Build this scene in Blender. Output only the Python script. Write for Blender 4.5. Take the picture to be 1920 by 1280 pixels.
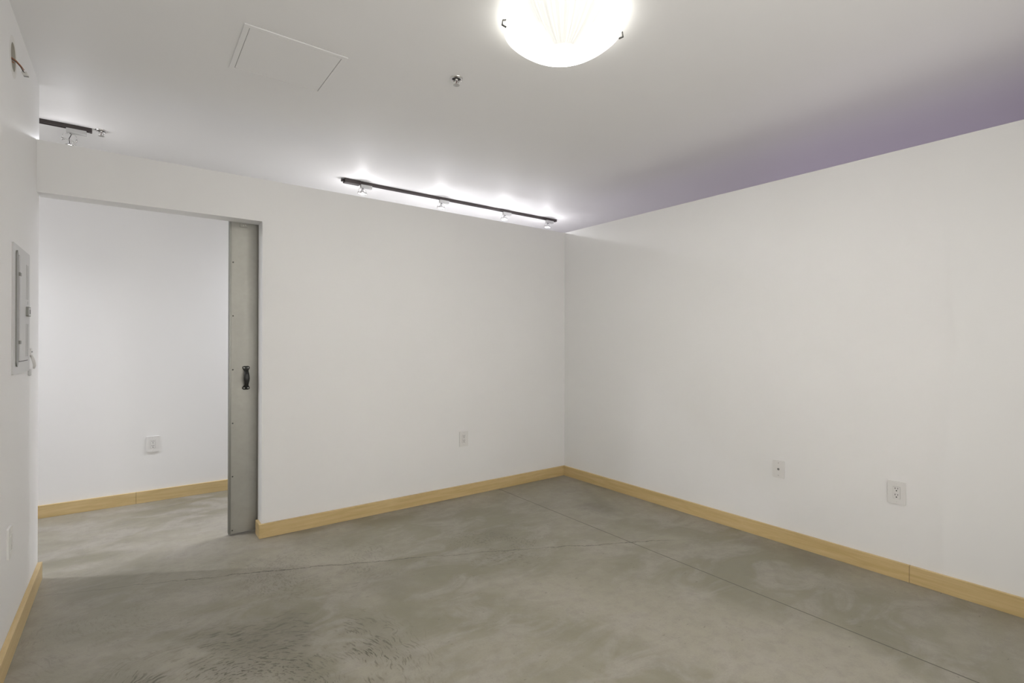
import bpy, bmesh, math, random
from mathutils import Vector, Matrix
random.seed(7)
PI = math.pi
scn = bpy.context.scene
for o in list(bpy.data.objects): bpy.data.objects.remove(o)
COL = scn.collection

# ------------------------------------------------------------------ dimensions
W = 3.9215      # room width (left wall at x=-W, right partition at x=0)
CH = 2.7744     # ceiling height
PH = 2.44       # partition height
DH = 2.1532     # doorway height
JX = -2.7907    # jamb of the doorway
T = 0.135       # partition thickness
LE = 0.085      # left wall ends here (y)
FY = 1.4054     # hallway far wall
RY = -4.24      # rear wall of the room
BT, BH = 0.0185, 0.0951

# ------------------------------------------------------------------ camera
cam = bpy.data.cameras.new('camera'); co = bpy.data.objects.new('camera', cam); COL.objects.link(co)
cam.sensor_width = 36.0; cam.sensor_fit = 'HORIZONTAL'; cam.lens = 953.766 * 36 / 1920
cam.clip_start = 0.02
R = Vector((0.80020438, -0.59971788, 0.00337927)); F = Vector((0.599720829, 0.800209284, 0.000170865)); U = R.cross(F)
m = Matrix.Identity(4)
for i in range(3):
    m[i][0] = R[i]; m[i][1] = U[i]; m[i][2] = -F[i]
m.translation = Vector((-3.5066355, -3.79273932, 1.34092298))
co.matrix_world = m
scn.camera = co

# ------------------------------------------------------------------ view, world
scn.view_settings.view_transform = 'Standard'
scn.view_settings.look = 'None'
scn.view_settings.gamma = 1
scn.view_settings.use_curve_mapping = False
scn.view_settings.exposure = -0.22
wd = bpy.data.worlds.new('dusk'); scn.world = wd; wd.use_nodes = True
bg = wd.node_tree.nodes['Background']; bg.inputs[0].default_value = (0.30, 0.26, 0.62, 1); bg.inputs[1].default_value = 0.25

DOME_E = 215.0      # emission of the ceiling dome
HALL_SPOT = 74.0   # watts of each track lamp beam
HALL_LEAK = 2.4    # watts leaking backwards through each bare lamp
WINDOW_W = 20.0     # dusk daylight through the next room's window
REAR_FILL_W = 40.0      # added fill at an invented window in the rear wall

def area(name, loc, rot, sx, sy, power, color):
    l = bpy.data.lights.new(name, 'AREA'); l.shape = 'RECTANGLE'; l.size = sx; l.size_y = sy
    l.energy = power; l.color = color
    o = bpy.data.objects.new(name, l); COL.objects.link(o); o.location = loc; o.rotation_euler = rot
    return o
# daylight of the evening sky entering the window of the room beyond the right partition
area('window_daylight', (3.43, -1.7, 1.45), (0, PI/2, 0), 1.5, 2.6, WINDOW_W, (0.86, 0.70, 1.0))

# added fill behind the camera, brightens the ceiling and walls; its window is invented
area('added_rear_fill', (-2.3, RY-.004, 1.35), (PI/2+.0, 0, 0), 2.0, 1.5, REAR_FILL_W, (1.0, .97, .92))

# ------------------------------------------------------------------ materials
def mat(name, col, rough=0.5, metal=0.0, spec=0.5, emit=None, es=0.0):
    mt = bpy.data.materials.new(name); mt.use_nodes = True
    b = mt.node_tree.nodes['Principled BSDF']
    b.inputs['Base Color'].default_value = (*col, 1); b.inputs['Roughness'].default_value = rough
    b.inputs['Metallic'].default_value = metal; b.inputs['Specular IOR Level'].default_value = spec
    if emit: b.inputs['Emission Color'].default_value = (*emit, 1); b.inputs['Emission Strength'].default_value = es
    return mt
class NG:
    def __init__(s, mt): s.t = mt.node_tree; s.n = s.t.nodes; s.l = s.t.links; s.b = s.n['Principled BSDF']
    def new(s, ty, **kw):
        n = s.n.new(ty)
        for k, v in kw.items():
            if k.startswith('i_'):
                key = k[2:]; key = int(key) if key.isdigit() else key
                s.set(n.inputs[key], v)
            else: setattr(n, k, v)
        return n
    def set(s, inp, v):
        if isinstance(v, bpy.types.NodeSocket): s.l.new(v, inp)
        else: inp.default_value = v
    def math(s, op, a, b=0.0, c=None, clamp=False):
        n = s.new('ShaderNodeMath', operation=op, use_clamp=clamp)
        s.set(n.inputs[0], a); s.set(n.inputs[1], b)
        if c is not None: s.set(n.inputs[2], c)
        return n.outputs[0]
    def coord(s): return s.new('ShaderNodeNewGeometry').outputs['Position']
    def mapv(s, v, sc=(1,1,1), loc=(0,0,0), rot=(0,0,0)):
        n = s.new('ShaderNodeMapping'); s.l.new(v, n.inputs[0]); n.inputs['Scale'].default_value = sc
        n.inputs['Location'].default_value = loc; n.inputs['Rotation'].default_value = rot; return n.outputs[0]
    def noise(s, v, scale, detail=4, rough=0.55, dist=0.0):
        n = s.new('ShaderNodeTexNoise'); s.l.new(v, n.inputs['Vector'])
        n.inputs['Scale'].default_value = scale; n.inputs['Detail'].default_value = detail
        n.inputs['Roughness'].default_value = rough; n.inputs['Distortion'].default_value = dist
        return n.outputs[0]
    def ramp(s, f, a, b, lo=0.0, hi=1.0, smooth=True):
        n = s.new('ShaderNodeMapRange'); s.set(n.inputs[0], f)
        n.interpolation_type = 'SMOOTHSTEP' if smooth else 'LINEAR'
        n.inputs[1].default_value = a; n.inputs[2].default_value = b; n.inputs[3].default_value = lo; n.inputs[4].default_value = hi
        return n.outputs[0]
    def mix(s, f, a, b, mode='MIX'):
        n = s.new('ShaderNodeMix', data_type='RGBA', blend_type=mode)
        s.set(n.inputs[0], f)
        for i, v in ((6, a), (7, b)):
            if isinstance(v, tuple): n.inputs[i].default_value = (*v, 1) if len(v) == 3 else v
            else: s.l.new(v, n.inputs[i])
        return n.outputs[2]
    def bump(s, h, strength, dist):
        n = s.new('ShaderNodeBump'); s.l.new(h, n.inputs['Height']); n.inputs['Strength'].default_value = strength
        n.inputs['Distance'].default_value = dist; s.l.new(n.outputs[0], s.b.inputs['Normal'])

def paint(name, col, rough=0.55):
    mt = mat(name, col, rough, spec=0.3); g = NG(mt); p = g.coord()
    n = g.noise(p, 160, 3, 0.6); n2 = g.noise(p, 1.3, 3)
    c = g.mix(g.ramp(n2, 0.3, 0.7), tuple(x*0.985 for x in col), col)
    g.l.new(c, g.b.inputs['Base Color']); g.bump(n, 0.06, 0.002)
    return mt
M_wall = paint('wall_paint', (0.86, 0.856, 0.845))
M_ceil = paint('ceiling_paint', (0.88, 0.877, 0.872))

def concrete():
    mt = mat('troweled_concrete', (0.27, 0.25, 0.215), 0.42, spec=0.4); g = NG(mt); p = g.coord()
    sx = g.new('ShaderNodeSeparateXYZ'); g.l.new(p, sx.inputs[0]); X, Y = sx.outputs[0], sx.outputs[1]
    big = g.noise(p, 0.9, 5, 0.55, 0.6)
    med = g.noise(g.mapv(p, (1, 1.8, 1), rot=(0, 0, 0.5)), 2.6, 6, 0.62, 0.8)
    fine = g.noise(p, 14, 6, 0.7)
    gr = g.noise(p, 130, 3, 0.6)
    c = g.mix(g.ramp(big, 0.36, 0.62), (0.215, 0.200, 0.145), (0.325, 0.302, 0.245))
    c = g.mix(g.ramp(med, 0.42, 0.66, 0, 0.70), c, (0.365, 0.340, 0.300))
    c = g.mix(g.ramp(fine, 0.40, 0.72, 0, 0.38), c, (0.20, 0.185, 0.155))
    c = g.mix(g.ramp(gr, 0.35, 0.70, 0, 0.10), c, (0.14, 0.13, 0.11))
    def dist(cx, cy, sxx=1.0, syy=1.0):
        dx = g.math('MULTIPLY', g.math('SUBTRACT', X, cx), sxx); dy = g.math('MULTIPLY', g.math('SUBTRACT', Y, cy), syy)
        r = g.math('SQRT', g.math('ADD', g.math('MULTIPLY', dx, dx), g.math('MULTIPLY', dy, dy)))
        return r, g.math('ARCTAN2', dy, dx)
    # trowel swirls: short dark arcs around a few centres, strong inside a ring
    wob = g.noise(p, 2.0, 3)
    for (cx, cy, r0, r1, k) in ((-3.15, -1.70, .12, .80, .95), (-2.60, -0.70, .10, .60, .34), (-1.55, -1.05, .02, .50, .60), (-3.3, -0.7, .10, .8, .22)):
        r, a = dist(cx, cy)
        r2 = g.math('ADD', r, g.math('MULTIPLY', wob, 0.30))
        ca = g.math('COSINE', a); sa = g.math('SINE', a)
        # stroke coordinates: long along the arc, thin across it
        cv = g.new('ShaderNodeCombineXYZ'); g.set(cv.inputs[0], g.math('MULTIPLY', ca, 6.5)); g.set(cv.inputs[1], g.math('MULTIPLY', sa, 6.5)); g.set(cv.inputs[2], g.math('MULTIPLY', r2, 80))
        st = g.noise(cv.outputs[0], 1.25, 3, 0.65)
        ring = g.math('MULTIPLY', g.ramp(r, r0*.5, r0+.1), g.ramp(r, r1-.35, r1, 1, 0))
        patch = g.ramp(g.noise(p, 3.4, 5, .6), 0.38, 0.56)
        soft = g.math('MULTIPLY', g.math('MULTIPLY', ring, patch), k*0.38)
        c = g.mix(soft, c, (0.150, 0.138, 0.104))
        msk = g.math('MULTIPLY', g.math('MULTIPLY', g.ramp(st, 0.53, 0.61), ring), g.math('MULTIPLY', patch, k))
        c = g.mix(msk, c, (0.095, 0.086, 0.062))
    # soft dark stains
    for (cx, cy, rr, k) in ((-0.468, -0.90, .20, .50), (-0.14, -2.40, .22, .45), (-0.18, -2.05, .14, .35), (-2.55, -0.16, .2, .35), (-1.45, -0.87, .16, .3), (-2.95, -1.32, .30, .28), (-2.35, -1.15, .22, .25)):
        r, a = dist(cx, cy, 1, .75)
        rw = g.math('ADD', r, g.math('MULTIPLY', g.math('SUBTRACT', g.noise(p, 9, 5, .65), 0.5), 0.22))
        c = g.mix(g.ramp(rw, 0.0, rr, k, 0), c, (0.125, 0.113, 0.090))
    # small scattered pits and scuffs
    sp = g.noise(g.mapv(p, (1, 2.2, 1), rot=(0, 0, .7)), 26, 2, .5)
    c = g.mix(g.math('MULTIPLY', g.ramp(sp, 0.70, 0.76), 0.45), c, (0.10, 0.09, 0.075))
    # saw-cut control joint parallel to the right wall
    jd = g.math('ABSOLUTE', g.math('SUBTRACT', X, -0.8230))
    inr = g.ramp(Y, 0.0, 0.01, 1, 0)
    jm = g.math('MULTIPLY', g.ramp(jd, 0.0024, 0.0042, 1, 0), inr)
    # crack wandering across the slab
    u = g.math('ADD', X, 2.05)
    cy = g.math('ADD', g.math('ADD', g.math('MULTIPLY', u, -0.4645), -0.935), g.math('MULTIPLY', g.math('MULTIPLY', u, u), -0.0290))
    wn = g.math('MULTIPLY', g.math('SUBTRACT', g.noise(p, 5, 6, .7), 0.5), 0.11)
    cd = g.math('ABSOLUTE', g.math('SUBTRACT', g.math('SUBTRACT', Y, cy), wn))
    wid = g.ramp(g.noise(p, 3.3, 2), 0.32, 0.55, 0.40, 1.0)
    cm = g.math('MULTIPLY', g.math('MULTIPLY', g.ramp(cd, 0.0018, 0.0060, 1, 0), wid), g.math('MULTIPLY', g.ramp(X, -0.9, -0.15, .85, 0), g.ramp(X, -3.75, -3.4, 0.15, 1)))
    c = g.mix(g.math('MULTIPLY', cm, 1.0), c, (0.060, 0.052, 0.042))
    c = g.mix(g.math('MULTIPLY', jm, 0.85), c, (0.055, 0.047, 0.037))
    g.l.new(c, g.b.inputs['Base Color'])
    g.l.new(g.ramp(med, 0.3, 0.7, 0.36, 0.55), g.b.inputs['Roughness'])
    h = g.math('ADD', g.math('MULTIPLY', fine, 0.4), g.math('MULTIPLY', g.math('ADD', jm, cm), -1.5))
    g.bump(h, 0.25, 0.002)
    return mt
M_floor = concrete()

def wood(name, axis):
    mt = mat(name, (0.60, 0.41, 0.20), 0.38, spec=0.45); g = NG(mt); p = g.coord()
    sc = (0.9, 14, 14) if axis == 'x' else (14, 0.9, 14)
    v = g.mapv(p, sc)
    n = g.noise(v, 2.6, 6, 0.6, 0.8); n2 = g.noise(g.mapv(p, (1.2, 3, 6) if axis == 'x' else (3, 1.2, 6)), 2.2, 4, .6, 1.2)
    fine = g.noise(g.mapv(p, (6, 200, 200) if axis == 'x' else (200, 6, 200)), 1.5, 3)
    c = g.mix(g.ramp(n, 0.3, 0.7), (0.565, 0.415, 0.192), (0.665, 0.508, 0.265))
    c = g.mix(g.ramp(n2, 0.52, 0.75, 0, .35), c, (0.48, 0.345, 0.15))
    c = g.mix(g.ramp(fine, 0.4, 0.7, 0, .2), c, (0.50, 0.37, 0.16))
    g.l.new(c, g.b.inputs['Base Color']); g.bump(fine, 0.05, 0.001)
    return mt
M_woodx = wood('pale_maple_x', 'x'); M_woody = wood('pale_maple_y', 'y')

def galv():
    mt = mat('galvanised_sheet', (0.40, 0.39, 0.35), 0.5, metal=0.7); g = NG(mt); p = g.coord()
    n = g.noise(p, 5, 4, .6, .5); sp = g.new('ShaderNodeTexVoronoi'); g.l.new(p, sp.inputs['Vector']); sp.inputs['Scale'].default_value = 45
    c = g.mix(g.ramp(n, .3, .7), (0.335, 0.33, 0.295), (0.385, 0.378, 0.34))
    c = g.mix(g.math('MULTIPLY', sp.outputs['Distance'], 0.10), c, (0.50, 0.50, 0.46))
    g.l.new(c, g.b.inputs['Base Color']); g.l.new(g.ramp(n, .3, .7, .46, .56), g.b.inputs['Roughness'])
    return mt
M_galv = galv()
M_edge = mat('folded_sheet_edge', (0.22, 0.22, 0.20), 0.4, metal=0.8)
M_black = mat('black_cast_iron', (0.014, 0.014, 0.012), 0.38, spec=0.5)
M_screw = mat('bright_screw', (0.62, 0.62, 0.58), 0.35, metal=0.7)
M_dscrew = mat('dull_screw', (0.10, 0.10, 0.09), 0.45, metal=0.7)
M_chrome = mat('chrome', (0.68, 0.67, 0.66), 0.12, metal=1.0)
M_nickel = mat('satin_nickel', (0.50, 0.49, 0.47), 0.3, metal=1.0)
M_clip = mat('clip_metal', (0.10, 0.10, 0.095), 0.4, metal=0.6)
M_dark = mat('dark_recess', (0.02, 0.018, 0.016), 0.6)
M_plastic = mat('white_plastic', (0.78, 0.77, 0.75), 0.3)
M_insert = mat('white_receptacle_plastic', (0.80, 0.79, 0.77), 0.25)
M_slot = mat('slot_black', (0.012, 0.012, 0.012), 0.5)
M_panel = mat('panel_enamel', (0.62, 0.62, 0.61), 0.4)
M_pgrey = mat('grey_steel', (0.26, 0.26, 0.24), 0.4, metal=0.3)
M_bronze = mat('dark_bronze_rail', (0.050, 0.040, 0.038), 0.4, metal=0.2)
M_adapter = mat('silver_adapter', (0.55, 0.55, 0.54), 0.4, metal=0.2)
M_wirec = mat('copper_coloured_wire', (0.36, 0.13, 0.05), 0.4)
M_wireb = mat('black_wire', (0.02, 0.018, 0.018), 0.45)
M_box = mat('box_plaster', (0.50, 0.48, 0.42), 0.8)
M_patch = mat('patched_plaster', (0.80, 0.79, 0.755), 0.7)
M_bulb = mat('lit_halogen', (1, 1, 1), 0.3, emit=(1.0, 0.97, 1.0), es=9.0)
M_offbulb = mat('lamp_glass', (0.75, 0.75, 0.76), 0.15, metal=0.2)
M_red = mat('sprinkler_bulb_red', (0.12, 0.03, 0.03), 0.2)
M_winframe = mat('window_frame_white', (0.75, 0.75, 0.74), 0.4)

def dome_mat():
    # lit ribbed glass: bulbs show as bright zones, moulded ribs modulate what leaves the glass
    mt = mat('lit_ribbed_glass', (0.85, 0.86, 0.82), 0.25); g = NG(mt)
    tc = g.new('ShaderNodeTexCoord').outputs['Object']
    s = g.new('ShaderNodeSeparateXYZ'); g.l.new(tc, s.inputs[0])
    a = g.math('ARCTAN2', s.outputs[1], s.outputs[0])
    cv = g.new('ShaderNodeCombineXYZ'); g.set(cv.inputs[0], g.math('MULTIPLY', g.math('COSINE', a), 7.0)); g.set(cv.inputs[1], g.math('MULTIPLY', g.math('SINE', a), 7.0))
    rib = g.noise(cv.outputs[0], 3.0, 3, .6)
    r = g.math('SQRT', g.math('ADD', g.math('MULTIPLY', s.outputs[0], s.outputs[0]), g.math('MULTIPLY', s.outputs[1], s.outputs[1])))
    # three bulbs leave a darker wedge between them on the side away from the doorway
    wedge = g.math('MULTIPLY', g.ramp(g.math('ABSOLUTE', g.math('SUBTRACT', a, -2.22)), 0.55, 1.15, 1, 0), g.ramp(r, 0.035, 0.08))
    low = g.math('ADD', 0.50, g.math('MULTIPLY', g.ramp(rib, .40, .66), 0.25))
    high = g.math('MULTIPLY', DOME_E, g.ramp(r, 0.02, 0.195, 1.0, 0.009))
    em = g.math('ADD', g.math('MULTIPLY', wedge, low), g.math('MULTIPLY', g.math('SUBTRACT', 1.0, wedge), high))
    g.b.inputs['Emission Color'].default_value = (1.0, 0.985, 0.93, 1)
    g.l.new(em, g.b.inputs['Emission Strength'])
    return mt
M_dome = dome_mat()
M_glassin = mat('dome_glass_inside', (0.8, 0.8, 0.77), 0.4, emit=(1.0, 0.985, 0.93), es=3.2)

# ------------------------------------------------------------------ mesh helpers
class MB:
    def __init__(s): s.bm = bmesh.new(); s.mats = []
    def mi(s, m):
        if m not in s.mats: s.mats.append(m)
        return s.mats.index(m)
    def _fin(s, faces, m, smooth=False):
        i = s.mi(m)
        for f in faces: f.material_index = i; f.smooth = smooth
    def box(s, a, b, m, bevel=0.0, seg=1):
        t = bmesh.new(); vs = [t.verts.new((x, y, z)) for x in (a[0], b[0]) for y in (a[1], b[1]) for z in (a[2], b[2])]
        for q in ((0,1,3,2),(4,6,7,5),(0,4,5,1),(2,3,7,6),(0,2,6,4),(1,5,7,3)): t.faces.new([vs[i] for i in q])
        bmesh.ops.recalc_face_normals(t, faces=t.faces)
        if bevel: bmesh.ops.bevel(t, geom=t.edges[:], offset=bevel, segments=seg, affect='EDGES', clamp_overlap=True, profile=0.6)
        s._merge(t, m, False); return s
    def _merge(s, t, m, smooth):
        i = s.mi(m); mp = {}
        for v in t.verts: mp[v] = s.bm.verts.new(v.co)
        for f in t.faces:
            try:
                nf = s.bm.faces.new([mp[v] for v in f.verts]); nf.material_index = i; nf.smooth = smooth
            except ValueError: pass
        t.free()
    def lathe(s, prof, m, n=48, M=None, smooth=True, closed=False):
        # prof: (r, z) along local z
        M = M or Matrix.Identity(4); t = bmesh.new(); rings = []
        for r, z in prof:
            if r < 1e-6: rings.append([t.verts.new(M @ Vector((0, 0, z)))])
            else: rings.append([t.verts.new(M @ Vector((r*math.cos(2*PI*k/n), r*math.sin(2*PI*k/n), z))) for k in range(n)])
        prs = list(zip(rings, rings[1:])) + ([(rings[-1], rings[0])] if closed else [])
        for A, B in prs:
            if len(A) == 1 and len(B) == 1: continue
            for k in range(n):
                k2 = (k+1) % n
                if len(A) == 1: t.faces.new((A[0], B[k], B[k2]))
                elif len(B) == 1: t.faces.new((A[k], B[0], A[k2]))
                else: t.faces.new((A[k], B[k], B[k2], A[k2]))
        bmesh.ops.recalc_face_normals(t, faces=t.faces)
        s._merge(t, m, smooth); return s
    def tube(s, pts, r, m, n=10, smooth=True, cap=True):
        pts = [Vector(p) for p in pts]; t = bmesh.new(); rings = []
        up = Vector((0, 0, 1)); prev = None
        for i, p in enumerate(pts):
            d = (pts[min(i+1, len(pts)-1)] - pts[max(i-1, 0)]).normalized()
            if prev is None:
                a = d.cross(up if abs(d.z) < .9 else Vector((1, 0, 0))).normalized()
            else:
                a = (prev - d*prev.dot(d)).normalized()
            prev = a; b = d.cross(a)
            rr = r[i] if isinstance(r, (list, tuple)) else r
            rings.append([t.verts.new(p + a*rr*math.cos(2*PI*k/n) + b*rr*math.sin(2*PI*k/n)) for k in range(n)])
        for A, B in zip(rings, rings[1:]):
            for k in range(n): t.faces.new((A[k], B[k], B[(k+1) % n], A[(k+1) % n]))
        if cap: t.faces.new(rings[0][::-1]); t.faces.new(rings[-1])
        bmesh.ops.recalc_face_normals(t, faces=t.faces)
        s._merge(t, m, smooth); return s
    def prism(s, outline, M, d, m, bevel=0.0):
        # 2-D outline extruded by d along local z
        t = bmesh.new(); A = [t.verts.new((x, y, 0)) for x, y in outline]; B = [t.verts.new((x, y, d)) for x, y in outline]
        n = len(outline); t.faces.new(A[::-1]); top = t.faces.new(B)
        for k in range(n): t.faces.new((A[k], A[(k+1) % n], B[(k+1) % n], B[k]))
        if bevel: bmesh.ops.bevel(t, geom=list(top.edges), offset=bevel, segments=2, affect='EDGES')
        bmesh.ops.transform(t, matrix=M, verts=t.verts); bmesh.ops.recalc_face_normals(t, faces=t.faces)
        s._merge(t, m, False); return s
    def build(s, name, parent=None, loc=(0,0,0)):
        me = bpy.data.meshes.new(name); s.bm.to_mesh(me); s.bm.free()
        for m in s.mats: me.materials.append(m)
        o = bpy.data.objects.new(name, me); COL.objects.link(o); o.location = loc
        if parent: o.parent = parent
        return o
def structure(o): o['kind'] = 'structure'; return o
def thing(name, label, cat, loc, rot=(0,0,0), group=None):
    o = bpy.data.objects.new(name, None); COL.objects.link(o); o.location = loc; o.rotation_euler = rot
    o.empty_display_size = 0.05; o['label'] = label; o['category'] = cat
    if group: o['group'] = group
    return o
def copy_thing(src, loc, label):
    c = src.copy(); COL.objects.link(c); c.location = loc; c['label'] = label
    for ch in list(src.children):
        k = ch.copy(); COL.objects.link(k); k.parent = c
        for g in list(ch.children):
            q = g.copy(); COL.objects.link(q); q.parent = k
    return c
def rrect(w, h, r, n=5):
    P = []
    for cx, cy, a0 in ((w/2-r, h/2-r, 0), (-w/2+r, h/2-r, PI/2), (-w/2+r, -h/2+r, PI), (w/2-r, -h/2+r, 3*PI/2)):
        for k in range(n+1):
            a = a0 + PI/2*k/n; P.append((cx+r*math.cos(a), cy+r*math.sin(a)))
    return P

# ------------------------------------------------------------------ room shell
XL, XR = -5.7, 3.6
b = MB().box((XL-.1, RY-.1, -.12), (XR+.1, FY+.1, 0), M_floor); structure(b.build('floor'))
b = MB().box((XL-.1, RY-.1, CH), (XR+.1, FY+.1, CH+.12), M_ceil); structure(b.build('ceiling'))
structure(MB().box((XL-.1, FY, 0), (XR+.1, FY+.1, CH), M_wall).build('wall_far'))
rw = MB()
for a, c in (((XL-.1, RY-.1, 0), (-3.3, RY, CH)), ((-1.3, RY-.1, 0), (XR+.1, RY, CH)), ((-3.3, RY-.1, 0), (-1.3, RY, .6)), ((-3.3, RY-.1, 2.1), (-1.3, RY, CH))): rw.box(a, c, M_wall)
structure(rw.build('wall_rear'))
rf = MB()
for a, c in (((-3.3, RY-.06, .6), (-3.25, RY-.03, 2.1)), ((-1.35, RY-.06, .6), (-1.3, RY-.03, 2.1)), ((-3.3, RY-.06, .6), (-1.3, RY-.03, .65)), ((-3.3, RY-.06, 2.05), (-1.3, RY-.03, 2.1)), ((-2.325, RY-.06, .6), (-2.275, RY-.03, 2.1))): rf.box(a, c, M_winframe)
structure(rf.build('added_rear_window'))  # invented window frame, gives the added rear fill an opening
structure(MB().box((XL-.1, RY, 0), (XL, FY, CH), M_wall).build('wall_west'))
# partition with the doorway: solid part + header in one outline
ow = [(-W, DH), (JX, DH), (JX, 0), (0, 0), (0, PH), (-W, PH)]
b = MB().prism(ow, Matrix.Translation((0, T, 0)) @ Matrix.Rotation(PI/2, 4, 'X'), T, M_wall); structure(b.build('wall_back'))
structure(MB().box((0, RY, 0), (.125, T, PH), M_wall).build('wall_right'))
# left wall with the round opening of an empty junction box
HY, HZ, HR = -0.702, 2.577, 0.060
def left_wall():
    b = MB(); x0, x1 = -W-.12, -W; y0, y1 = RY, LE; n = 32
    bm = b.bm; hr = HR
    circ = [bm.verts.new((x1, HY+hr*math.cos(2*PI*k/n), HZ+hr*math.sin(2*PI*k/n))) for k in range(n)]
    back = [bm.verts.new((x1-.055, HY+hr*math.cos(2*PI*k/n), HZ+hr*math.sin(2*PI*k/n))) for k in range(n)]
    q = .12   # square around the hole
    def sq(k):
        a = 2*PI*k/n; c, s = math.cos(a), math.sin(a); f = q/max(abs(c), abs(s)); return (HY+f*c, HZ+f*s)
    sqv = [bm.verts.new((x1, *sq(k))) for k in range(n)]
    fs = []
    for k in range(n):
        k2 = (k+1) % n
        fs.append(bm.faces.new((circ[k], circ[k2], sqv[k2], sqv[k])))
    b._fin(fs, M_wall)
    fs = [bm.faces.new((circ[k], back[k], back[(k+1) % n], circ[(k+1) % n])) for k in range(n)] + [bm.faces.new(back)]
    b._fin(fs, M_box)
    def quad(ya, yb, za, zb):
        if yb-ya < 1e-6 or zb-za < 1e-6: return
        f = bm.faces.new([bm.verts.new((x1, y, z)) for y, z in ((ya, za), (yb, za), (yb, zb), (ya, zb))]); b._fin([f], M_wall)
    quad(y0, HY-q, 0, CH); quad(HY+q, y1, 0, CH); quad(HY-q, HY+q, 0, HZ-q); quad(HY-q, HY+q, HZ+q, CH)
    def face(*P): b._fin([bm.faces.new([bm.verts.new(p) for p in P])], M_wall)
    face((x0,y0,0),(x0,y1,0),(x0,y1,CH),(x0,y0,CH)); face((x0,y1,0),(x1,y1,0),(x1,y1,CH),(x0,y1,CH))
    face((x0,y0,0),(x1,y0,0),(x1,y0,CH),(x0,y0,CH)); face((x0,y0,0),(x0,y1,0),(x1,y1,0),(x1,y0,0)); face((x0,y0,CH),(x0,y1,CH),(x1,y1,CH),(x1,y0,CH))
    bmesh.ops.remove_doubles(bm, verts=bm.verts, dist=1e-5)
    return b.build('wall_left')
structure(left_wall())

# baseboards (each length of board is its own piece)
def board(name, a, c, m): return structure(MB().box(a, c, m, 0.0012).build(name))
g_ = 0.0009
M_seam = mat('dark_board_joint', (0.16, 0.10, 0.05), 0.7)
board('baseboard_back', (JX-BT, -BT, 0), (-BT-.0004, 0, BH), M_woodx)
board('baseboard_jamb', (JX-BT, 0.0006, 0), (JX, .108, BH), M_woody)
board('baseboard_right', (-BT, -2.851+g_, 0), (0, -.0004, BH), M_woody)
MB().box((-BT+.0006, -2.851-g_, 0), (0, -2.851+g_, BH-.0006), M_seam).build('joint_seam', bpy.data.objects['baseboard_right'])
board('baseboard_right', (-BT, RY+BT, 0), (0, -2.851-g_, BH), M_woody)
board('baseboard_far', (XL, FY-BT, 0), (-3.4685-g_, FY, BH), M_woodx)
MB().box((-3.4685-g_, FY-BT+.0006, 0), (-3.4685+g_, FY, BH-.0006), M_seam).build('joint_seam', bpy.data.objects['baseboard_far'])
board('baseboard_far', (-3.4685+g_, FY-BT, 0), (0.2, FY, BH), M_woodx)
board('baseboard_far', (0.2+2*g_, FY-BT, 0), (XR, FY, BH), M_woodx)
board('baseboard_left', (-W, RY+BT, 0), (-W+BT+.002, LE-.004, BH), M_woody)
board('baseboard_rear', (-W+BT, RY, 0), (-BT, RY+BT, BH), M_woodx)

# room beyond the right partition: outer wall with a window
wy0, wy1, wz0, wz1 = -3.1, -0.3, 0.65, 2.25
w = MB()
for a, c in (((XR-.08, RY, 0), (XR, wy0, CH)), ((XR-.08, wy1, 0), (XR, FY, CH)), ((XR-.08, wy0, 0), (XR, wy1, wz0)), ((XR-.08, wy0, wz1), (XR, wy1, CH))):
    w.box(a, c, M_wall)
structure(w.build('wall_east'))
wf = MB()
for a, c in (((XR-.07, wy0, wz0), (XR-.02, wy0+.05, wz1)), ((XR-.07, wy1-.05, wz0), (XR-.02, wy1, wz1)), ((XR-.07, wy0, wz0), (XR-.02, wy1, wz0+.05)), ((XR-.07, wy0, wz1-.05), (XR-.02, wy1, wz1)), ((XR-.07, -1.725, wz0), (XR-.02, -1.675, wz1))):
    wf.box(a, c, M_winframe, .003)
structure(wf.build('window_1'))

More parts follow.
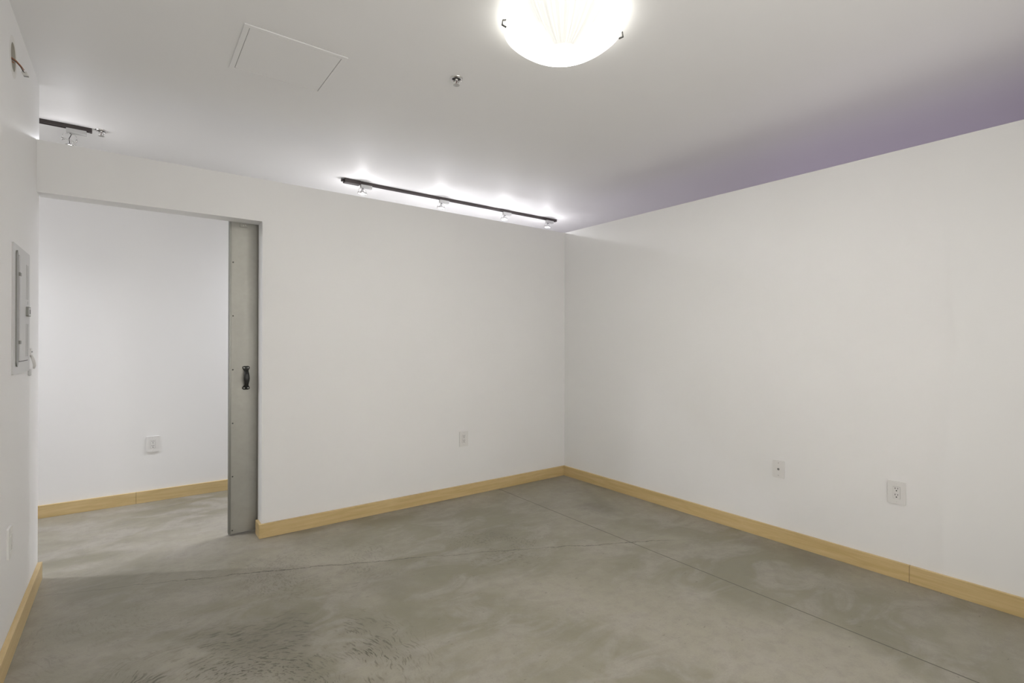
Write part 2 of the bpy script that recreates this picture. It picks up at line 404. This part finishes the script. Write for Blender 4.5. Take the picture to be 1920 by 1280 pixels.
# ------------------------------------------------------------------ sliding door behind the opening
DY = T + 0.022
def sliding_door():
    x0, x1, z0, z1 = -2.9665, -1.66, 0.012, 2.30
    d = MB().box((x0, DY, z0), (x1, DY+.042, z1), M_galv, .0015)
    door = structure(d.build('door_1'))
    e = MB().box((x0-.0012, DY-.0012, z0), (x0+.012, DY+.0432, z1), M_edge, .0006); e.build('door_edge_trim', door)
    RX = Matrix.Rotation(PI/2, 4, 'X')
    for z in (1.880, 1.511, 1.141, .772, .406, .036, 2.25):
        MB().lathe([(0, .0025), (.003, .0022), (.0048, .0008), (.005, -.001)], M_dscrew, 16, Matrix.Translation((-2.9445, DY-.0005, z)) @ RX).build('panel_screw', door)
    # hanger bolts near the top
    hb = MB().box((-2.905, DY-.004, 2.128), (-2.855, DY+.001, 2.17), M_galv, .001)
    h = hb.build('roller_hanger', door)
    for x in (-2.884, -2.870):
        MB().lathe([(0, .004), (.004, .0035), (.0055, .0015), (.0058, 0)], M_screw, 16, Matrix.Translation((x, DY-.004, 2.141)) @ RX).build('bolt', h)
    # cast pull handle: flared screw pads, waisted grip
    hx, hz0, hz1 = -2.8635, 1.000, 1.165; H = hz1-hz0
    stations = [(0, .030, .004, .000), (.012, .047, .006, .000), (.030, .046, .007, .0), (.044, .032, .010, .0015), (.06, .026, .014, .014), (.078, .024, .015, .026),
                (.25, .028, .017, .031), (.5, .037, .019, .034)]
    H2 = []
    for t, wd_, th, off in [(.0, .028, .004, 0), (.035, .046, .006, 0), (.11, .045, .007, 0), (.17, .031, .010, .004), (.22, .026, .013, .016), (.30, .028, .015, .025), (.40, .034, .016, .029), (.5, .036, .017, .030)]: H2.append((t, wd_, th, off))
    full = H2 + [(1-t, w_, th, off) for t, w_, th, off in H2[-2::-1]]
    hm = MB(); bm = hm.bm; rings = []; n = 14
    for t, w_, th, off in full:
        z = hz0 + H*t; y = DY - off - th/2
        rings.append([bm.verts.new((hx + w_/2*math.copysign(abs(math.cos(2*PI*k/n))**.8, math.cos(2*PI*k/n)), y + th/2*math.sin(2*PI*k/n), z)) for k in range(n)])
    fs = []
    for A, B in zip(rings, rings[1:]):
        for k in range(n): fs.append(bm.faces.new((A[k], A[(k+1) % n], B[(k+1) % n], B[k])))
    fs.append(bm.faces.new(rings[0][::-1])); fs.append(bm.faces.new(rings[-1]))
    hm._fin(fs, M_black, True); bmesh.ops.recalc_face_normals(bm, faces=bm.faces)
    ho = hm.build('handle', door)
    for sx in (-.0125, .0125):
        for z in (hz0+.0125, hz1-.0125):
            MB().lathe([(0, .0028), (.003, .0025), (.0048, .001), (.005, -.001)], M_screw, 14, Matrix.Translation((hx+sx, DY-.0065, z)) @ RX).build('screw', ho)
    return door
sliding_door()
# top-hung rail fixed to the hallway side of the partition
rail = MB().box((-3.85, T, 2.31), (-1.2, T+.075, 2.36), M_galv, .002).box((-3.85, T+.060, 2.28), (-1.2, T+.075, 2.31), M_galv, .001)
structure(rail.build('trim_1'))

# ------------------------------------------------------------------ wall plates
PW, PHt = 0.0865, 0.130
def plate_frame(axis, x, y, z):
    # local: X right, Y up, Z out of wall
    if axis == 'back': return Matrix.Translation((x, y, z)) @ Matrix.Rotation(PI/2, 4, 'X')
def wall_rot(side):
    # object rotation such that local -y faces the room
    return {'back': (0, 0, 0), 'right': (0, 0, PI/2*-1), 'left': (0, 0, PI/2)}[side]
RXm = Matrix.Rotation(PI/2, 4, 'X')    # local z -> world -y
def outlet(label, loc, side, group):
    t = thing('wall_outlet', label, 'outlet', loc, wall_rot(side), group)
    MB().prism(rrect(PW, PHt, .004), RXm, .0075, M_plastic, .0025).build('cover_plate', t)
    r = MB().prism(rrect(.0335, .0670, .003), Matrix.Translation((0, -.0075, 0)) @ RXm, .0018, M_insert, .0006)
    r.prism(rrect(.0352, .0687, .003), Matrix.Translation((0, -.0074, 0)) @ RXm, .0003, M_pgrey)
    for cz in (.0185, -.0175):
        r.box((-.0077, -.0097, cz+.0012), (-.0048, -.0092, cz+.0105), M_slot)
        r.box((.0048, -.0097, cz+.0018), (.0075, -.0092, cz+.0100), M_slot)
        r.prism([(.0033*math.cos(a*PI/8), cz-.0075+.0033*math.sin(a*PI/8)) for a in range(16)], Matrix.Translation((0, -.0093, 0)) @ RXm, .0004, M_slot)
    r.build('receptacle', t)
    for s in (1, -1):
        q = MB().lathe([(0, .0011), (.002, .001), (.003, 0.0)], M_plastic, 14, Matrix.Translation((0, -.0075, s*.0525)) @ RXm)
        q.box((-.0022, -.0088, s*.0525-.0003), (.0022, -.0084, s*.0525+.0003), M_pgrey); q.build('screw', t)
    return t
o1 = outlet('white double outlet on the back partition, just left of the room corner', (-1.1878, 0, .4945), 'back', 'duplex outlets on the walls')
copy_thing(o1, (-3.356, FY, .476), 'white double outlet on the hallway wall seen through the open doorway')
o3 = copy_thing(o1, (0, -2.7875, .4868), 'white double outlet low on the right wall above the baseboard joint'); o3.rotation_euler = (0, 0, -PI/2)
def coax():
    t = thing('cable_wall_plate', 'white cable plate with one round centre jack on the right wall', 'wall plate', (0, -2.1255, .4868), (0, 0, -PI/2))
    MB().prism(rrect(.0785, .1175, .004), RXm, .0075, M_plastic, .0025).build('cover_plate', t)
    j = MB().lathe([(0.0030, .006), (.0048, .006), (.0048, .0), (.0075, .0)], M_nickel, 20, Matrix.Translation((0, -.0075, 0)) @ RXm)
    j.lathe([(0, .0058), (.0036, .0058)], M_slot, 20, Matrix.Translation((0, -.0075, 0)) @ RXm); j.lathe([(.0072, .0004), (.0072, .0022), (.0045, .0022)], M_slot, 20, Matrix.Translation((0, -.0075, 0)) @ RXm)
    j.build('cable_jack', t)
    for s in (1, -1):
        q = MB().lathe([(0, .0012), (.0022, .001), (.0033, 0)], M_nickel, 14, Matrix.Translation((0, -.0075, s*.042)) @ RXm); q.box((-.0026, -.0090, s*.042-.0004), (.0026, -.0085, s*.042+.0004), M_slot); q.build('screw', t)
coax()
def blank_plate():
    t = thing('blank_wall_plate', 'white wall plate low on the left wall above the baseboard', 'wall plate', (-W, -.772, .478), (0, 0, PI/2))
    MB().prism(rrect(PW, PHt, .004), RXm, .0075, M_plastic, .0025).build('cover_plate', t)
    MB().prism(rrect(.0335, .0670, .003), Matrix.Translation((0, -.0075, 0)) @ RXm, .0016, M_insert, .0006).build('centre_insert', t)
    for s in (1, -1): MB().lathe([(0, .0011), (.002, .001), (.003, 0.0)], M_plastic, 14, Matrix.Translation((0, -.0075, s*.0525)) @ RXm).build('screw', t)
blank_plate()

# ------------------------------------------------------------------ electrical panel (left wall); local x = world +y, local -y = out of wall
def elec_panel():
    t = thing('electrical_panel', 'off-white flush electrical panel with hinged door on the left wall', 'electrical panel', (-W, -.50, 1.475), (0, 0, PI/2))
    L = lambda y: y + .50
    Lz = lambda z: z - 1.475
    cw = (-.7225, -.275); cz = (1.187, 1.768)
    MB().prism([(x+(L(cw[0])+L(cw[1]))/2, z+Lz(sum(cz)/2)) for x, z in rrect(cw[1]-cw[0], cz[1]-cz[0], .006)], RXm, .006, M_panel, .003).build('cover', t)
    # raised rib with rounded ends; its grey paints the shade of a groove
    MB().prism([(x+L(-.652), z+Lz(1.481)) for x, z in rrect(.046, .52, .022, 8)], Matrix.Translation((0, -.006, 0)) @ RXm, .005, M_pgrey, .003).build('side_channel', t)
    d = MB().prism([(x+L(-.484), z+Lz(1.483)) for x, z in rrect(.272, .476, .004)], Matrix.Translation((0, -.0075, 0)) @ RXm, .0065, M_panel, .0015)
    for y in (-.452, -.424, -.398):
        for za, zb in ((1.535, 1.700), (1.262, 1.418)):
            d.box((L(y)-.0016, -.0146, Lz(za)), (L(y)+.0016, -.0138, Lz(zb)), M_pgrey)
    d.box((L(-.408), -.0144, Lz(1.512)), (L(-.400), -.0138, Lz(1.528)), M_pgrey)
    door = d.build('panel_door', t)
    MB().box((L(-.625), -.0074, Lz(1.240)), (L(-.341), -.0058, Lz(1.726)), M_slot).build('door_gap', t)
    for z in (1.638, 1.330):
        MB().box((L(-.632), -.017, Lz(z)-.008), (L(-.598), -.006, Lz(z)+.008), M_pgrey, .002).build('hinge', door)
    lt = MB().prism([(x+L(-.424), z+Lz(1.477)) for x, z in rrect(.075, .046, .006)], Matrix.Translation((0, -.014, 0)) @ RXm, .009, M_pgrey, .003)
    lt.prism([(x+L(-.418), z+Lz(1.477)) for x, z in rrect(.050, .034, .004)], Matrix.Translation((0, -.023, 0)) @ RXm, .0008, M_panel)
    lt.box((L(-.428), -.0245, Lz(1.466)), (L(-.408), -.0237, Lz(1.488)), M_slot); lt.build('latch', door)
elec_panel()
def holder():
    t = thing('wall_bracket', 'small white two-screw bracket with a curved arm beside the electrical panel', 'bracket', (-W, -.235, 1.23), (0, 0, PI/2))
    MB().prism([(x, z+.050) for x, z in rrect(.052, .036, .004)], RXm, .010, M_plastic, .002).build('mounting_plate', t)
    for x in (-.012, .012): MB().lathe([(0, .001), (.003, .001), (.0036, 0)], M_slot, 12, Matrix.Translation((x, -.0101, .050)) @ RXm).build('screw', t)
    MB().tube([(-.004, -.007, .034), (-.008, -.014, .018), (-.006, -.019, -.002), (.004, -.020, -.020), (.012, -.016, -.034)], [.006, .007, .0075, .007, .005], M_plastic).build('curved_arm', t)
    MB().box((-.045, -.012, -.070), (-.028, 0, -.036), M_panel, .003).box((-.028, -.010, -.070), (.026, 0, -.038), M_plastic, .003).build('lower_cup', t)
holder()

# ------------------------------------------------------------------ junction box opening with loose wires
def loose_wires():
    t = thing('loose_wires', 'loose orange and black wires with a white connector from the round wall opening', 'wires', (-W, HY, HZ-.01))
    ring = MB().lathe([(HR+.001, .0012), (HR+.022, .0006), (HR+.034, -.0006), (HR+.001, -.0006)], M_patch, 40, Matrix.Translation((0, 0, .01)) @ Matrix.Rotation(PI/2, 4, 'Y'), closed=True)
    s = (-.045, .0, .02); 
    for k, (dy, dz, m_) in enumerate(((0, 0, M_wirec), (.004, .005, M_wirec), (-.003, -.004, M_wireb))):
        MB().tube([(-.050, dy, .020+dz), (-.015, dy, .010+dz), (.008, .012+dy, -.001+dz), (.020, .034+dy, -.010+dz), (.0265+dy*.5, .050+dy, -.020+dz)], .0014, m_, 8).build('wire', t)
    MB().tube([(-.050, -.006, .004), (-.02, -.006, -.008), (.003, .004, -.014), (-.004, .010, -.002)], .0014, M_wirec, 8).build('wire', t)
    MB().tube([(.024, .036, -.023), (.028, .050, -.026), (.034, .066, -.022)], .0016, M_wireb, 8).build('wire', t)
    c = MB().box((-.0035, -.010, -.026), (.0035, .010, 0), M_plastic, .001)
    for i in range(4): c.box((-.0037, -.0082+i*.0047, -.026), (.0037, -.0062+i*.0047, -.018), M_slot)
    co_ = c.build('connector', t); co_.location = (.0275, .054, -.022)
    co_.rotation_euler = Vector((.010, .032, -.016)).to_track_quat('-Z', 'X').to_euler()
    r = ring.build('wall_opening_collar', t)
loose_wires()

# ------------------------------------------------------------------ ceiling access panel
def access_panel():
    x0, x1, y0, y1 = -3.100, -2.630, -1.2315, -.7625
    t = thing('ceiling_access_panel', 'white square access panel with thin metal frame in the ceiling', 'access panel', ((x0+x1)/2, (y0+y1)/2, CH))
    hx, hy = (x1-x0)/2, (y1-y0)/2; fw = .024
    f = MB(); z0, z1 = -.0045, 0
    f.box((-hx, -hy, z0), (hx, -hy+fw, z1), M_ceil, .001).box((-hx, hy-fw, z0), (hx, hy, z1), M_ceil, .001).box((-hx, -hy+fw, z0), (-hx+fw, hy-fw, z1), M_ceil, .001).box((hx-fw, -hy+fw, z0), (hx, hy-fw, z1), M_ceil, .001)
    f.build('frame', t)
    g2 = .0022
    MB().box((-hx+fw+g2, -hy+fw+g2, -.0036), (hx-fw-g2, hy-fw-g2, -.0005), M_ceil, .0006).build('hatch_door', t)
    MB().box((-hx+fw, -hy+fw, -.0006), (hx-fw, hy-fw, -.0002), M_pgrey).build('shadow_gap', t)
access_panel()

# ------------------------------------------------------------------ sprinklers
def sprinkler(label, loc):
    t = thing('fire_sprinkler', label, 'sprinkler', loc, (0, 0, .4), 'pendent fire sprinklers on the ceiling')
    MB().lathe([(.036, 0), (.0355, -.003), (.031, -.0065), (.026, -.007), (.024, -.004), (.023, -.001), (.023, 0)], M_chrome, 40).build('escutcheon', t)
    MB().lathe([(.0228, -.0008), (0, -.0008)], M_dark, 32).build('recess', t)
    MB().lathe([(.009, -.001), (.009, -.010), (.006, -.013), (0, -.013)], M_chrome, 20).build('body', t)
    for s in (1, -1):
        MB().tube([(s*.006, 0, -.010), (s*.013, 0, -.016), (s*.0125, 0, -.026), (s*.004, 0, -.034)], .0022, M_chrome, 8).build('frame_arm', t)
    MB().tube([(0, 0, -.012), (0, 0, -.032)], .0019, M_red, 8).build('heat_bulb', t)
    d = MB().lathe([(0, -.0335), (.006, -.0335), (.0165, -.0360), (.0175, -.0372), (.006, -.0352), (0, -.0362)], M_nickel, 24)
    d.build('deflector', t)
    return t
s1 = sprinkler('small chrome fire sprinkler on the ceiling between access panel and dome light', (-2.0890, -1.3875, CH))
copy_thing(s1, (-3.672, .683, CH), 'small chrome fire sprinkler at the end of the short hallway track')

# ------------------------------------------------------------------ dome light
def dome_light():
    r, d, gap = .262, .108, .055
    t = thing('dome_ceiling_light', 'large round lit glass dome light on the ceiling', 'ceiling light', (-1.975, -2.118, CH))
    Rs = (r*r+d*d)/(2*d); a1 = math.asin(r/Rs); prof = []
    N = 26
    for i in range(N+1):
        a = a1*i/N; prof.append((Rs*math.sin(a), -gap-d+Rs-Rs*math.cos(a)))
    inner = [(q*.985, z+.004) for q, z in prof[::-1]]
    g = MB().lathe(prof, M_dome, 96); g.lathe([prof[-1], inner[0]], M_glassin, 96); g.lathe(inner, M_glassin, 96); g.build('glass_shade', t)
    MB().lathe([(0, -.001), (.10, -.001), (.10, -.028), (.095, -.032), (0, -.032)], M_plastic, 48).build('ceiling_pan', t)
    for a in (155, -31, -118):
        a = math.radians(a)
        c = MB(); ca, sa = math.cos(a), math.sin(a)
        P = lambda rr, z: (rr*ca, rr*sa, z)
        c.tube([P(.10, -.015), P(.20, -.030), P(r+.010, -gap+.012), P(r+.012, -gap-.008), P(r-.006, -gap-.016)], .0042, M_clip, 8)
        c.build('clip', t)
    return t
dome_light()

# ------------------------------------------------------------------ track lights in the hallway
TY = 0.69
def lamp(name, parent, typ, loc, power, color, rad, **kw):
    l = bpy.data.lights.new(name, typ); l.energy = power; l.color = color; l.shadow_soft_size = rad
    for k, v in kw.items(): setattr(l, k, v)
    o = bpy.data.objects.new(name, l); COL.objects.link(o); o.location = loc; o.parent = parent
    return o
def track(label, x0, x1, feed_left):
    t = thing('track_rail', label, 'track', ((x0+x1)/2, TY, CH), group='dark track rails on the hallway ceiling')
    h = (x1-x0)/2
    r = MB().box((-h, -.0175, -.024), (h, -.0075, 0), M_bronze, .001).box((-h, .0075, -.024), (h, .0175, 0), M_bronze, .001).box((-h, -.008, -.008), (h, .008, 0), M_bronze)
    r.build('rail', t)
    MB().box((h-.012, -.019, -.0262), (h+.002, .019, 0), M_bronze, .002).build('end_cap', t)
    if feed_left:
        f = MB().box((-h-.145, -.030, -.036), (-h+.0, .030, 0), M_bronze, .004).tube([(-h-.145, 0, -.017), (-h-.168, 0, -.017)], .013, M_bronze, 16)
        f.build('power_feed', t)
        MB().tube([(-h-.169, 0, -.017), (-h-.1705, 0, -.017)], .006, M_nickel, 12).build('feed_screw', t)
    return t
track('long dark bronze track rail on the hallway ceiling, above the back partition', -1.862, .490, True)
track('short visible dark track rail on the hallway ceiling at far left', -6.0+.35, -3.723, False)

def head(label, loc, tilt=0.0, yaw=0.0, lit=True, leak=1.0, beam=1.0, drop=0.0):
    t = thing('track_light_head', label, 'track light', loc, (0, 0, 0), 'halogen heads on the ceiling tracks')
    # adapter sits under the rail; local origin at ceiling above the adapter's left end
    MB().box((-.005, -.016, -.054), (.100, .016, -.0245), M_adapter, .003, 2).build('adapter', t)
    YH = -.100
    c = Matrix.Rotation(yaw, 4, 'Z')
    ax = lambda p: c @ Vector(p)
    MB().tube([(0.012, 0, -.052), (0.012, 0, -.060)], .006, M_chrome, 12).build('swivel_stem', t)
    o = Vector((.012, 0, 0))
    yoke = [o+ax((-.034, 0, YH)), o+ax((-.034, 0, -.072)), o+ax((-.026, 0, -.062)), o+ax((0, 0, -.059)), o+ax((.026, 0, -.062)), o+ax((.034, 0, -.072)), o+ax((.034, 0, YH))]
    MB().tube(yoke, .0016, M_chrome, 8).build('yoke', t)
    for s in (1, -1):
        K = Matrix.Translation(o+ax((s*.036, 0, YH))) @ c @ Matrix.Rotation(PI/2, 4, 'Y')
        MB().lathe([(0, -.004), (.010, -.004), (.012, 0), (.010, .004), (0, .004)], M_chrome, 20, K).build('knob', t)
    if drop:
        for k, dz in enumerate((-.004, .004)):
            MB().tube([o+Vector((-.034, 0, YH+dz)), o+Vector((-.012, -.012, YH+dz-.001)), o+Vector((.014, -.012, YH+dz-.010)), o+Vector((.034, 0, YH+dz-.028))], .0014, M_chrome, 8).build('support_wire', t)
    A = Matrix.Translation(o+Vector((0, 0, YH-drop))) @ c @ Matrix.Rotation(tilt, 4, 'X')
    MB().lathe([(.028, .003), (.031, .003), (.031, -.004), (.028, -.004)], M_chrome, 36, A, closed=True).build('lamp_ring', t)
    g = MB().lathe([(.0265, -.006), (.022, .006), (.013, .020), (.008, .024), (.008, .034), (0, .034)], M_offbulb, 32, A)
    rf = g.build('reflector_bulb', t)
    MB().lathe([(0, -.0135), (.012, -.0115), (.020, -.0085), (.0262, -.0062)], M_bulb if lit else M_offbulb, 32, A).build('lens', rf)
    back = A @ Vector((0, 0, .034))
    mid = o + ax((.010, -.012, -.066))
    MB().tube([o+Vector((.004, 0, -.056)), mid, (mid+back)/2+ax((-.006, -.012, 0)), back], .0022, M_wireb, 8).build('wire', t)
    dirv = (A.to_3x3() @ Vector((0, 0, -1)))
    pos = A @ Vector((0, 0, -.028))
    if lit:
        s = lamp('lamp_beam', t, 'SPOT', pos, HALL_SPOT*beam, (.93, .94, 1.0), .02, spot_size=math.radians(165), spot_blend=1.0)
        s.rotation_euler = dirv.to_track_quat('-Z', 'Y').to_euler()
        lamp('lamp_leak', t, 'POINT', A @ Vector((0, .0, -.045)), HALL_LEAK*leak, (1.0, .97, 1.0), .015)
    return t
HD = ((-1.852, 'leftmost lit head on the long hallway track, beside the power feed', .0), (-1.050, 'second lit head from the left on the long hallway track', .05), (-.270, 'third lit head from the left on the long hallway track', -.2), (.345, 'rightmost lit head on the long hallway track, above the room corner', .0))
for x, lb, tl in HD: head('silver track light, '+lb, (x, TY, CH), tl)
head('silver track light on the far-left short track, looping wires visible', (-3.849, TY, CH), -.55, .0, leak=.35, beam=.16, drop=.052)

# ------------------------------------------------------------------ added unseen track light head at left, keeps the hallway lit evenly
head('added unseen silver track light on the short track behind the left wall end', (-5.0, TY, CH), -.3, leak=3.0, beam=1.9)
